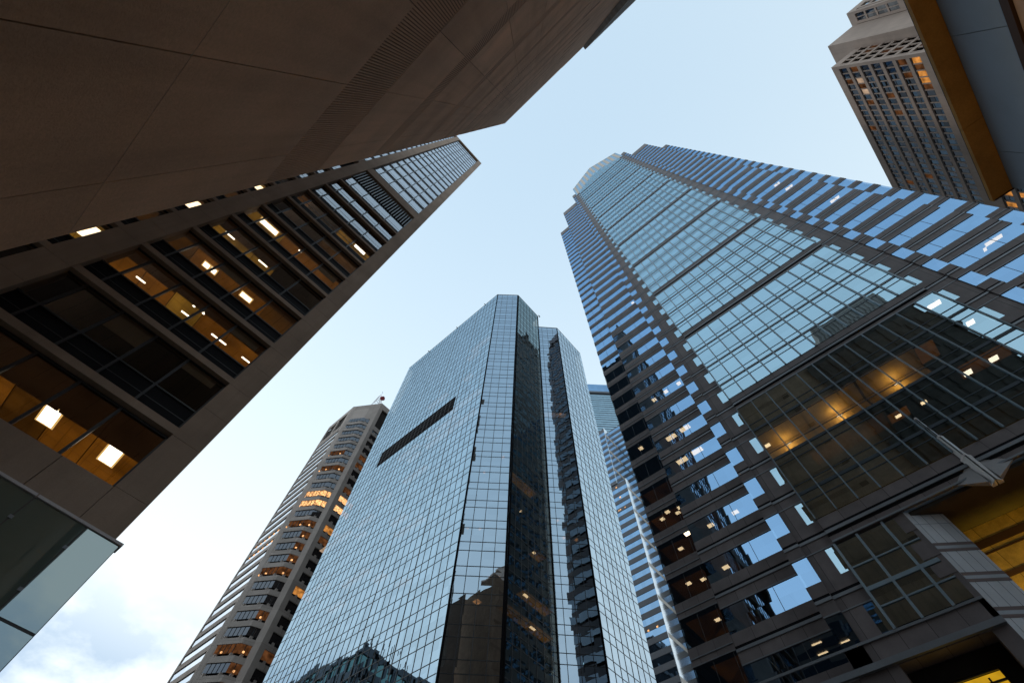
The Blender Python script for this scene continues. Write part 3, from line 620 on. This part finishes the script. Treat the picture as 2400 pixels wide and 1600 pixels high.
    for y0, y1, k in ((8.5, 10.8, 1), (9, 10.8, 0), (9.5, 10.9, -1)): room(y0, y1, T(k), 37.5, 41, 'amber_dim')
    zc = [41.25 - 3.75 - 4.25 * i - 0.2 for i in range(3)]
    ceil1 = zc[0] - .012; ceil2 = zc[1] - .012
    room(-15.4, -13.85, ceil1, 36.7, 38.7, 'amber')
    room(-18.6, 1.0, zc[2] - .015, 36.2, 40, 'ceil_glow'); room(-18.6, 1.0, 41.2, 36.2, 40, 'ceil_glow'); room(-8.2, 1.0, ceil2 + .006, 36.2, 40, 'ceil_glow')  # faint ceiling glow added to warm the dark lower bay
    for y in (-0.7, -5.8, -11.2):
        room(y - 2.6, y + 2.6, ceil1 - .02, 36.3, 38.75, 'warmceil'); MB().box(38.8, 38.9, y - 2.6, y + 2.6, ceil1 - 1.6, ceil1 - .03).build('room_wall', 'warmceil', t)
        pl_ = bpy.data.lights.new('wall_uplight', 'POINT'); pl_.energy = 72; pl_.color = (1.0, 0.62, 0.16); pl_.shadow_soft_size = 0.12
        po = bpy.data.objects.new('wall_uplight', pl_); S.collection.objects.link(po); po.location = (38.2, y, ceil1 - .75)
        lamp(38.6, y, ceil1 - .5, .5, .12, 'lampw')
    lamp(38.05, 0.96, ceil1, .5, .4)
    room(-14.2, -17.8, ceil2, 36.3, 37.8, 'amber'); room(-1.5, -8.0, ceil2, 36.8, 38.6, 'amber_dim'); room(-9.8, -8.2, ceil2, 37.3, 38.4, 'amber')
    for y in (-14.65, -16.6): lamp(37.3, y, ceil2, .62, .5, 'lampw')
    for y in (-8.91, -11.0): lamp(37.9, y, ceil2, .45, .3)
    for y in (-18.4,): lamp(37.2, y, ceil1, .6, .5, 'lampw')
    lamp(37.0, -18.4, 41.1, 1.1, .5, 'lampw')
    for x, y, z in ((38.09, 6.14, 20.1), (39.07, 4.6, 20.1), (39.4, 6.3, 20.1)): lamp(x, y, z, .7, .12)
    MB().box(36.2, 41, C - 10, 1.25, 24.0, 24.25).build('floor_slab', 'ceil', t)
crown_tower()

# ------------------------------------------------------------------ dark mirrored glass tower in the middle
def glass_tower():
    t = thing('mirrored_glass_tower', 'dark mirrored glass tower with chamfered corners and a black louvre slot, standing in the middle', 'tower', (36, 44, G))
    H = 153.4
    pl = [(36, 44.03), (41.0, 38.6), (51.6, 38.5), (52.2, 38.75), (52.2, 44.0), (53.2, 44.0), (53.2, 42.9), (59.9, 36.2), (73.6, 36.2), (73.6, 89.8), (36, 89.8)]
    # dark core set back from the glass skin
    MB().prism([(37.6, 45.2), (42, 40.4), (51, 40.4), (51, 46), (55.2, 46), (55.2, 43.6), (60.6, 38), (72.3, 38), (72.3, 88.6), (37.6, 88.6)], G, H - 0.3).build('core_wall', 'dark', t)
    MB().prism(pl, H - 0.25, H + 0.35).build('parapet', 'frame', t)
    rows = []
    z = 46.45 - 4.1 * 12
    while z < H: rows += [z, z + 1.52]; z += 4.1
    rows = [r for r in rows if G < r < H - 0.4]
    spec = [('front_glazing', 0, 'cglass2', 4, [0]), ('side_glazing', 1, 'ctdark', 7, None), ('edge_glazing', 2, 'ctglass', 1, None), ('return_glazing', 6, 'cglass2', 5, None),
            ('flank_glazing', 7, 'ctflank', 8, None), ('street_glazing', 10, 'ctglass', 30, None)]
    for name, i, mat, n, _ in spec:
        a, b = pl[i], pl[(i + 1) % len(pl)]
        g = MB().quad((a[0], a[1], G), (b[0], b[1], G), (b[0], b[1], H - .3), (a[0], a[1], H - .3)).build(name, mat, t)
        dx, dy = b[0] - a[0], b[1] - a[1]; ln = math.hypot(dx, dy); nx, ny = dy / ln, -dx / ln
        mb = MB()
        def strip(p0, p1, z0, z1, o, w):
            q = lambda s, oo: (a[0] + dx * s + nx * oo, a[1] + dy * s + ny * oo)
            A = q(p0, o); B = q(p1, o); A0 = q(p0, .004); B0 = q(p1, .004)
            mb.prism([A, B, B0, A0][::-1] if False else [A, B, B0, A0], z0, z1)
        for r in rows: strip(0.002, 0.998, r - 0.045, r + 0.045, 0.035, 0)
        for k in range(1, n):
            s = k / n
            if name == 'street_glazing':
                y = a[1] + dy * s
                w = 0.075 if abs(((y - 53.8) / 1.533) % 6) < 0.5 or abs(((y - 53.8) / 1.533) % 6) > 5.5 else 0.032
            else: w = 0.045
            strip(s - w / ln, s + w / ln, G, H - .3, 0.05, 0)
        mb.build('glazing_grid', 'frame', g, root=t)
        if name in ('front_glazing', 'side_glazing', 'return_glazing'):
            m2 = MB(); mb = m2
            for s in (0.0, 1.0): strip(max(0, s - .32 / ln) + .0005, min(1, s + .32 / ln) - .0005, G, H - .32, 0.09, 0)
            m2.build('corner_post', 'blackm', t)
    dv = MB()
    for y in (50, 64, 79): dv.box(35.6, 36.6, y - .1, y + .1, H + .36, H + .56).box(35.6, 35.72, y - .1, y + .1, H + .1, H + .36)
    dv.box(51.9, 52.6, 38.2, 38.4, H + .36, H + 1.3); dv.build('roof_davit', 'frame', t)
    # black louvre slot across the street face
    MB().box(35.93, 35.996, 53.85, 81.5, 91.4, 97.2).build('louvre_slot', 'blackm', t)
    lv = MB()
    for k in range(1, 18): y = 53.85 + 1.536 * k; lv.box(35.895, 35.929, y - .04, y + .04, 91.4, 97.2)
    for z in (92.9, 94.4, 95.7): lv.box(35.90, 35.928, 53.85, 81.5, z - .03, z + .03)
    lv.build('louvre_blade', 'frame', t)
    MB().box(52.21, 53.19, 44.01, 44.3, G, H - 1).build('slot_wall', 'blackm', t)
    # lamps and ceilings that glow by themselves behind the glass
    cx = lambda s, o: (36 + 5.0 * s + 0.735 * o, 44.03 - 5.43 * s + .677 * o)
    for s, z, w in ((0.83, 93.4, .3), (0.78, 67.9, .8), (0.36, 63.7, .7), (0.14, 51.1, .6), (0.40, 51.1, .6), (0.67, 43, .4), (0.87, 43, .3), (0.5, 39.2, 1.2)):
        x, y = cx(s, .75); MB().box(x - w * .35, x + w * .35, y - w * .35, y + w * .35, z - .06, z + .02).build('ceiling_lamp', 'hotwin', t)
    for x, z, w in ((47.9, 51.1, .5), (45.9, 42.7, .9), (47.3, 38.8, 1.0), (44.6, 57.2, .25)): MB().box(x - w / 2, x + w / 2, 39.1, 39.5, z - .08, z).build('ceiling_lamp', 'lamp', t)
    for x0, x1, z in ((41.4, 48.3, 63.7), (47.6, 50.2, 51.2), (44.9, 51.2, 42.8), (41.4, 51.0, 38.9)): MB().quad((x0, 38.7, z), (x0, 40.3, z), (x1, 40.3, z), (x1, 38.7, z)).build('lit_ceiling', 'gold', t)
    for x, y, z in ((58.6, 38.3, 99.9), (56.5, 40.4, 64.3), (57.1, 39.8, 60.4), (58.9, 38.2, 60.3)): MB().box(x - .3, x + .3, y - .3, y + .3, z - .06, z).build('ceiling_lamp', 'hotwin', t)
    MB().quad((55.3, 41.6, 100.1), (56.4, 42.7, 100.1), (60.6, 38.2, 100.1), (59.6, 37.2, 100.1)).build('lit_ceiling', 'palewin', t)
    rr = random.Random(5); lc = []
    for i in range(26):
        k = rr.randint(8, 26); y = 45 + rr.random() * 40; w = 1.533 * rr.choice((2, 3, 5, 7)); z = 46.45 + 4.1 * (k - 8) + 1.2 - 4.1 * rr.choice((0, 0, 1, 2))
        lc.append((y, w, z))
    for y, w, z in lc: MB().quad((36.2, y, z), (36.2, y + w, z), (37.5, y + w, z), (37.5, y, z)).build('lit_ceiling', 'palewin', t)
glass_tower()

# ------------------------------------------------------------------ beige tower with stacked bay windows
def beige_tower():
    t = thing('beige_bay_window_tower', 'beige concrete tower with stacked dark bay windows, half hidden behind the mirrored glass tower', 'tower', (32.8, 117.3, G))
    H = 150; P0 = (32.8, 117.33); P1 = (39.06, 107.45); XF = 32.8
    ln = math.hypot(P1[0] - P0[0], P1[1] - P0[1]); tx, ty = (P1[0] - P0[0]) / ln, (P1[1] - P0[1]) / ln; nx, ny = ty, -tx
    q = lambda s, o: (P0[0] + tx * s + nx * o, P0[1] + ty * s + ny * o)
    fl = [139.4 - 3.7 * k for k in range(38)]
    core = [(33.3, 118.2), q(0.9, -1.0), q(10.9, -1.0), (39.6, 108.0), (66, 108.0), (66, 132.4), (33.3, 132.4)]
    MB().prism(core, G, 147).build('core_wall', 'dark', t)
    st = MB()
    st.prism([P0, q(2.0, 0), q(2.0, -0.9), (33.5, 117.9), (XF, 117.9)], G, H)                        # left corner pier
    st.prism([q(10.0, 0), P1, (40.4, 107.45), (40.4, 108.1), q(10.0, -1.1)], G, H)                    # right corner pier
    st.prism([q(2.0, -.02), q(10.0, -.02), q(10.0, -.9), q(2.0, -.9)], 139.9, H)
    st.prism([q(2.0, -.03), q(10.0, -.03), q(10.0, -.6), q(2.0, -.6)], G, 6)
    st.box(XF, 33.25, 117.91, 132.6, 147.2, H); st.box(XF, 33.25, 117.91, 119.2, 139.0, 147.19); st.box(XF, 33.25, 131.8, 132.6, 139.0, 147.19); st.box(XF, 33.25, 124.6, 125.5, 139, 147.19); st.box(XF, 33.25, 117.91, 132.6, 137.6, 138.99)
    st.box(40.41, 66, 107.45, 107.95, 147.0, H); st.box(40.41, 66, 107.45, 107.95, 134.5, 136.6)
    st.box(45.5, 47, 107.45, 107.95, G, 147)
    st.box(XF + .04, 33.25, 131.9, 132.6, G, 137.59)
    roof = MB().prism([(32.9, 117.4), (39.1, 107.6), (66, 107.6), (66, 132.5), (32.9, 132.5)], H - .4, H - .1)
    roof.build('roof', 'conc', t)
    rib, bay, pun, shadow_fill, trays, posts2 = [], [], [], MB(), MB(), Items()
    bayp = [(1.9, -.05), (2.6, 1.35), (8.1, 1.35), (10.1, -.05)]
    rr = random.Random(11)
    lit = {10: 'hotwin', 11: 'hotwin'}
    dimset = {5: 'dimwin', 7: 'dimwin', 13: 'dimwin', 17: 'dimwin', 22: 'dimwin', 16: None}
    for k, zt in enumerate(fl):
        if zt < 4: break
        zb = zt - 1.9
        # left face: bright ribbon with a spandrel above and below
        st.box(XF, 33.25, 117.91, 131.89, zt - 3.7 + .02, zb - .25)
        shadow_fill.box(XF + .12, 33.25, 117.91, 131.89, zb - .25, zb)  # black infill stands in for the shadow line under the ribbon
        lm = 'palewin' if k in (13, 14) else None
        rib.append((seen(33, 124, zb) * 13, MB().quad((XF + .2, 131.88, zb), (XF + .2, 117.92, zb), (XF + .2, 117.92, zt), (XF + .2, 131.88, zt)), 'ribglass'))
        if lm:
            for i in range(6): y = 119 + i * 2.1; rib.append((seen(33, 124, zb), MB().box(XF + .12, XF + .19, y, y + .5, zt - .7, zt - .3), 'hotwin'))
        # stacked bay: tray, stubs, glass on three sides
        trays.prism([q(s, o + .06) for s, o in bayp] + [q(10.1, -.8), q(1.9, -.8)], zt - 3.7, zt - 2.45)
        ins = [(2.05, -.05), (2.75, 1.2), (7.95, 1.2), (9.9, -.05)]
        for j in range(3):
            (s0, o0), (s1, o1) = ins[j], ins[j + 1]; a, b = q(s0, o0), q(s1, o1)
            mt = lit.get(k) or (dimset.get(k) if (j == 1 or rr.random() < .5) else None)
            if j == 2 and rr.random() < .2 and k > 8: mt = 'dimwin'
            bay.append((seen(a[0], a[1], zb) * (2 if j == 1 else 1), MB().quad((a[0], a[1], zb), (b[0], b[1], zb), (b[0], b[1], zt), (a[0], a[1], zt)), mt or 'beglass'))
            if mt == 'dimwin' or (k > 9 and rr.random() < .07):
                s = s0 + (s1 - s0) * (.25 + .5 * rr.random()); o = o0 + (o1 - o0) * .5 + .05; c = q(s, o if j == 1 else o + .25)
                bay.append((0, MB().box(c[0] - .18, c[0] + .18, c[1] - .18, c[1] + .18, zb + .15, zb + .42), 'hotwin'))
            for m_ in (.2, .4, .6, .8) if j == 1 else (.5,):
                p = (a[0] + (b[0] - a[0]) * m_, a[1] + (b[1] - a[1]) * m_); posts2.box(p[0] - .07, p[0] + .07, p[1] - .07, p[1] + .07, zb, zt)
        for s, o in ((3.3, 1.1), (6.9, 1.1), (8.9, .45)):
            p = q(s, o); trays.box(p[0] - .3, p[0] + .3, p[1] - .3, p[1] + .3, zt - 2.45, zb)
        shadow_fill.prism([q(2.2, .0), q(2.9, .9), q(7.8, .9), q(9.6, 0), q(9.6, -.6), q(2.2, -.6)], zt - 2.44, zb - .02)
        # right face: punched window over a deep sill
        if zt < 137:
            st.box(40.41, 45.49, 107.45, 107.95, zt - 3.7, zb - .6); pun.append((seen(43, 107.6, zb), MB().quad((40.42, 107.75, zb), (45.48, 107.75, zb), (45.48, 107.75, zt), (40.42, 107.75, zt)),
                       {10: 'hotwin', 11: 'hotwin', 13: 'warmwin', 18: 'warmwin', 26: 'warmwin', 5: 'dimwin', 6: 'dimwin', 22: 'dimwin', 14: 'dimwin', 9: 'dimwin', 30: 'warmwin'}.get(k, 'beglass')))
            for x in (41.6, 44.3): st.box(x - .3, x + .3, 107.5, 107.95, zb - .6, zb)
            shadow_fill.box(40.42, 45.48, 107.78, 107.95, zb - .6, zb)
    st.build('precast_frame', 'beige', t); trays.build('bay_tray', 'beige', t); shadow_fill.build('shadow_infill', 'blackm', t); many('glazing_bar', 'frame', t, posts2)
    many('ribbon_window', 'ribglass', t, rib, 60); many('bay_window', 'beglass', t, bay, 110); many('window', 'beglass', t, pun)
beige_tower()

def antenna():
    x0, y0, z0 = 38.3, 110.5, 149.9
    t = thing('roof_antenna', 'small white lattice mast with a dark red drum on the roof of the beige tower', 'antenna', (x0, y0, z0))
    m = MB(); h = 7.2; r0, r1 = 1.5, 0.5
    cs = [(1, 1), (1, -1), (-1, -1), (-1, 1)]
    def P(i, u): r = r0 + (r1 - r0) * u; return (x0 + cs[i % 4][0] * r, y0 + cs[i % 4][1] * r, z0 + h * u)
    for i in range(4): m.bar(P(i, 0), P(i, 1), .06)
    for k in range(5):
        for i in range(4): m.bar(P(i, k / 5), P(i + 1, (k + 1) / 5), .04); m.bar(P(i, (k + 1) / 5), P(i + 1, (k + 1) / 5), .04)
    m.bar((x0, y0, z0 + h), (x0, y0, z0 + h + 3.4), .05); m.bar((x0 - .25, y0, z0 + h + 3), (x0 + .25, y0, z0 + h + 3), .08)
    m.build('lattice', 'mast', t)
    MB().bar((x0 + .9, y0 - 1.6, z0 + 5.2), (x0 + .5, y0 - .7, z0 + 5.5), .85, 14).build('drum', 'red', t)
    MB().bar((x0 + .5, y0 - .7, z0 + 5.5), (x0, y0, z0 + 5.5), .1).build('bracket', 'mast', t)
antenna()

# ------------------------------------------------------------------ far stepped glass tower between the two
def far_tower():
    t = thing('far_stepped_tower', 'distant stepped blue glass tower with pale striped edges, seen in the gap between two towers', 'tower', (90 * 1.62, 39.3 * 1.62, G))
    K = 1.62
    BASE[t.name] = (90, 39.3, G)
    blocks = [(90, 97.2, 39.3, 72, 103.2), (90, 97.4, 42.1, 72, 129.6), (97.4, 125, 36.5, 72, 137)]
    st = MB(); win = []; fin = MB()
    for bi, (x0, x1, y0, y1, top) in enumerate(blocks):
        lo = G if bi != 1 else 103.2
        st.box(x0 + .25, x1 - .01, y0 + .05, y1, lo, top - .05)
        k = 0; z = lo if bi else 4
        while z + 2.7 < top:
            st.box(x0, x0 + .25, y0 + .05, y1 - .02, z, z + 1.2)
            win.append((seen(x0, y0, z), MB().quad((x0 + .1, y1 - .05, z + 1.2), (x0 + .1, y0 + .1, z + 1.2), (x0 + .1, y0 + .1, z + 2.7), (x0 + .1, y1 - .05, z + 2.7)), None)); z += 2.7
    st.build('cladding', 'farstone', t); many('ribbon_window', 'farglass', t, win)
    for x0, x1, y, z0, z1 in ((90.0, 97.3, 39.3, G, 103.2), (90.0, 97.5, 42.1, 103.25, 129.6)):
        MB().box(x0, x1, y - .05, y + .04, z0, z1).build('pale_end_wall', 'fin', t)
        s = Items(); z = z1 - 3.2
        while z > max(z0, 8) + 1: s.box(x0 + .05, x1 - .05, y - .075, y - .051, z - 1.0, z); z -= 8.2
        many('end_wall_stripe', 'stripe', t, s)
    pl = [(94.9, 46.7), (102, 39.2), (128, 39.2), (128, 70), (94.9, 70)]
    MB().prism(pl, 129.7, 163).build('upper_block', 'farcrown', t)
    MB().prism([(96, 47.2), (102.2, 40.6), (126, 40.6), (126, 68), (96, 68)], 163.7, 171.5).build('roof_crown', 'farglass', t)
    mm = MB(); a, b = pl[0], pl[1]; dx, dy = b[0] - a[0], b[1] - a[1]; ln = math.hypot(dx, dy); nx, ny = dy / ln, -dx / ln
    for i in range(23):
        z = 131 + i * 1.45; w = .10 if i % 3 else .22
        mm.prism([(a[0] + nx * .1, a[1] + ny * .1), (b[0] + nx * .1, b[1] + ny * .1), b, a], z, z + w)
    mm.prism([(a[0] + nx * .4, a[1] + ny * .4), (b[0] + nx * .4, b[1] + ny * .4), b, a], 162.4, 163.6)
    mm.build('crown_rail', 'farstone', t)
    rr = random.Random(3); lamps = MB()
    for k in range(13):
        z = 4 + 4.1 * rr.randint(6, 23) + 3.6; y = 39.9 + rr.random() * 5.5
        if z < 103 or y > 42.5:
            MB().box(89.98, 90.06, y, y + .4, z - .22, z + .1).build('ceiling_lamp', 'hotwin', t)
    for o in t.children:
        for v in o.data.vertices:
            w = [v.co[i] + BASE[t.name][i] for i in range(3)]
            v.co = (w[0] * K - 90 * K, w[1] * K - 39.3 * K, max(w[2] * K, G) - G)
far_tower()

# ------------------------------------------------------------------ concrete slab tower at the upper right (face y = -48)
def slab_tower():
    t = thing('concrete_grid_tower', 'grey brown concrete tower with rows of small square windows and notched corners, at upper right', 'tower', (31, -48, G))
    Y = -48; st = MB(); gl = []; rr = random.Random(21); bars = MB()
    MB().box(31.2, 82, -80, Y - .45, G, 100).box(29.6, 82, -80, -52.95, G, 107.3).box(27.2, 82, -80, -58.2, G, 108).build('core_wall', 'dark', t)
    st.box(31, 82, Y - .4, Y, 98.5, 100.4); st.box(31, 31.55, Y - .4, Y, G, 98.5); st.box(31.55, 82, Y - .4, Y, 75.6, 79.2)
    st.box(31.55, 82, Y - .4, Y, G, 30)
    floors = [98.5 - 2.83 * i for i in range(7)] + [75.6 - 2.83 * i for i in range(16)]
    litset = {(0, 12), (1, 12), (3, 12)}
    xs = [31.62 + 1.13 * i for i in range(44)]
    for fi, zt in enumerate(floors):
        st.box(31.55, 82, Y - .4, Y - .07, zt - 2.83, zt - 2.05); bars.box(31.55, 82, Y - .4, Y - .05, zt - .35, zt - .001)  # dark brown band above each window row
        for i, x in enumerate(xs):
            st.box(x + .96, x + 1.13, Y - .4, Y - .035, zt - 2.05, zt - .35)
            mt = None
            if fi == 6 and i < 5: mt = 'warmwin' if i in (0, 2, 3) else 'dimwin'
            elif fi == 5 and i in (0, 2): mt = 'dimwin'
            elif fi == 1 and i in (0, 2, 3, 4, 6): mt = 'palewin' if i % 3 else 'dimwin'
            elif fi == 0 and i == 2: mt = 'dimwin'
            elif rr.random() < .03: mt = 'dimwin'
            elif fi > 6 and rr.random() < .3: mt = 'warmwin'
            gl.append((seen(x, Y, zt), MB().quad((x + .95, Y - .13, zt - 2.05), (x, Y - .13, zt - 2.05), (x, Y - .13, zt - .35), (x + .95, Y - .13, zt - .35)), mt))
    # notched corner: side face x = 31, blank pier, upper block
    for fi in range(8):
        zt = 98.5 - 2.83 * fi
        st.box(31, 31.4, -52.4, Y - .41, zt - 2.83, zt - 2.05)
        for j in range(4):
            y = Y - .5 - 1.0 * j; st.box(31.03, 31.4, y - .2, y, zt - 2.05, zt)
            gl.append((.0, MB().quad((31.2, y - .2, zt - 2.05), (31.2, y - 1.0, zt - 2.05), (31.2, y - 1.0, zt), (31.2, y - .2, zt)), 'dimwin' if rr.random() < .2 else None))
    st.box(31, 31.4, -52.4, Y - .41, 98.5, 100.4)
    st.box(29.4, 60, -53.0, -52.5, G, 107.6); st.box(29.4, 29.9, -57.7, -53.01, G, 107.6)
    st.box(26.9, 60, -58.2, -57.8, 106.2, 108.3); st.box(26.9, 27.4, -58.2, -57.8, G, 106.19); st.box(29.0, 29.39, -58.2, -57.8, G, 106.19); st.box(26.9, 27.3, -76, -58.21, 106.2, 108.3)
    for fi in range(4):
        zt = 106.2 - 2.83 * fi
        st.box(27.4, 29.0, -58.2, -57.85, zt - 2.83, zt - 2.4)
        for i in range(2):
            x = 27.45 + .78 * i; st.box(x + .66, x + .78, -58.2, -57.82, zt - 2.4, zt - .001)
            gl.append((.0, MB().quad((x + .66, -57.92, zt - 2.4), (x, -57.92, zt - 2.4), (x, -57.92, zt), (x + .66, -57.92, zt)), None))
        for j in range(8):
            y = -58.6 - 1.5 * j; st.box(26.93, 27.3, y - .4, y, zt - 2.83, zt); st.box(26.92, 27.3, y - 1.5, y - .4, zt - 2.83, zt - 2.2)
            gl.append((.0, MB().quad((27.1, y - .4, zt - 2.2), (27.1, y - 1.5, zt - 2.2), (27.1, y - 1.5, zt), (27.1, y - .4, zt)), None))
    st.box(27.4, 29, -58.2, -57.8, G, 94.8)
    st.build('concrete_frame', 'conc', t); bars.build('dark_floor_band', 'bronze', t); many('window', 'coglass', t, gl)
slab_tower()

# ------------------------------------------------------------------ overhanging stone canopy, top right corner
def canopy():
    t = thing('panelled_canopy_building', 'near building corner with blue grey panels under an amber soffit, top right', 'building', (9, -7.9, G))
    pn = MB(); g = .007
    for a, b in zip([-8, -4.3, -1.2, 1.82, 4.85, 7.88], [-4.3, -1.2, 1.82, 4.85, 7.88, 8.98]): pn.box(a + g, b - g, -7.96, -7.90, 10.68, 12.02)
    pn.build('wall_panel', 'wallpanel', t)
    MB().box(-8, 8.97, -8.0, -7.97, 10.4, 12.0).box(-8, 9.0, -8.02, -7.86, 10.50, 10.67).build('joint_strip', 'bronze', t)
    sf = MB()
    for a, b in zip([-8, -2.2, 2.7, 6.9], [-2.2, 2.7, 6.9, 9.04]): sf.box(a + .004, b - .004, -8.4, -7.47, 12.03, 12.12)
    sf.build('soffit', 'soffit', t)
    MB().box(-8, 9.03, -8.4, -7.48, 12.121, 12.16).box(9.0, 9.02, -8.4, -7.5, 12.0, 12.029).build('roof_edge', 'bronze', t)
    MB().box(-8, 8.9, -20, -8.01, G, 12.0).box(-8, 8.95, -8.0, -7.92, G, 10.49).build('lower_wall', 'conc', t)
    ld = bpy.data.lights.new('soffit_light', 'AREA'); ld.shape = 'RECTANGLE'; ld.size = 10; ld.size_y = 0.15; ld.energy = 5; ld.color = (1.0, 0.55, 0.15)
    o = bpy.data.objects.new('soffit_light', ld); S.collection.objects.link(o); o.location = (4.5, -7.6, 10.2); o.rotation_euler = (math.pi, 0, 0)
canopy()

# ------------------------------------------------------------------ buildings the photo shows only as reflections
def reflected():
    t = thing('teal_office_block', 'dark framed block with teal glass, seen mirrored at the foot of the mirrored glass tower', 'building', (-8, 137, G))
    MB().box(-60, -8.4, 137.4, 190, G, 88.6).build('core_wall', 'teal', t)
    fr = MB()
    for k in range(14):
        z = 88.8 - 6.5 * k; fr.box(-60, -8, 137, 190, z - 2.6, z)
    for i in range(12): fr.box(-8.39, -8, 138 + i * 4.4, 139 + i * 4.4, G, 88); fr.box(-9.5 - 4.4 * i, -8.5 - 4.4 * i, 137, 137.39, G, 88)
    fr.build('frame', 'farstone', t)
    rf = MB()
    for i in range(9): rf.bar((-9 - i * 2.1, 137.5, 88.8), (-9 - i * 2.1, 137.5, 91 + (i * 7 % 4)), .12)
    rf.build('roof_mast', 'blackm', t)
    u = thing('tan_slab_block', 'tan ribbed tower seen only mirrored in the pale glass bay', 'tower', (-20, -32, G))
    MB().box(-50, -20, -41.5, -24, G, 117.5).box(-48, -22, -39, -27, 117.5, 120).build('wall', 'conc', u)
    s = MB()
    for i in range(17): s.box(-19.99, -19.75, -41.4 + 1.02 * i, -40.9 + 1.02 * i, G, 116)
    s.build('fin', 'conc', u)
    w = thing('dark_midrise_block', 'dark mid-rise block seen only mirrored in the lowest windows of the crown tower', 'building', (-70, 37, G))
    MB().box(-110, -70, 4, 70, G, 82).box(-100, -78, 12, 40, 82, 86).build('wall', 'groove', w)
    f = MB()
    for k in range(18): f.box(-69.99, -69.9, 5, 69, 3 + 4.4 * k, 5.2 + 4.4 * k)
    f.build('window_band', 'sideglass', w)
reflected()
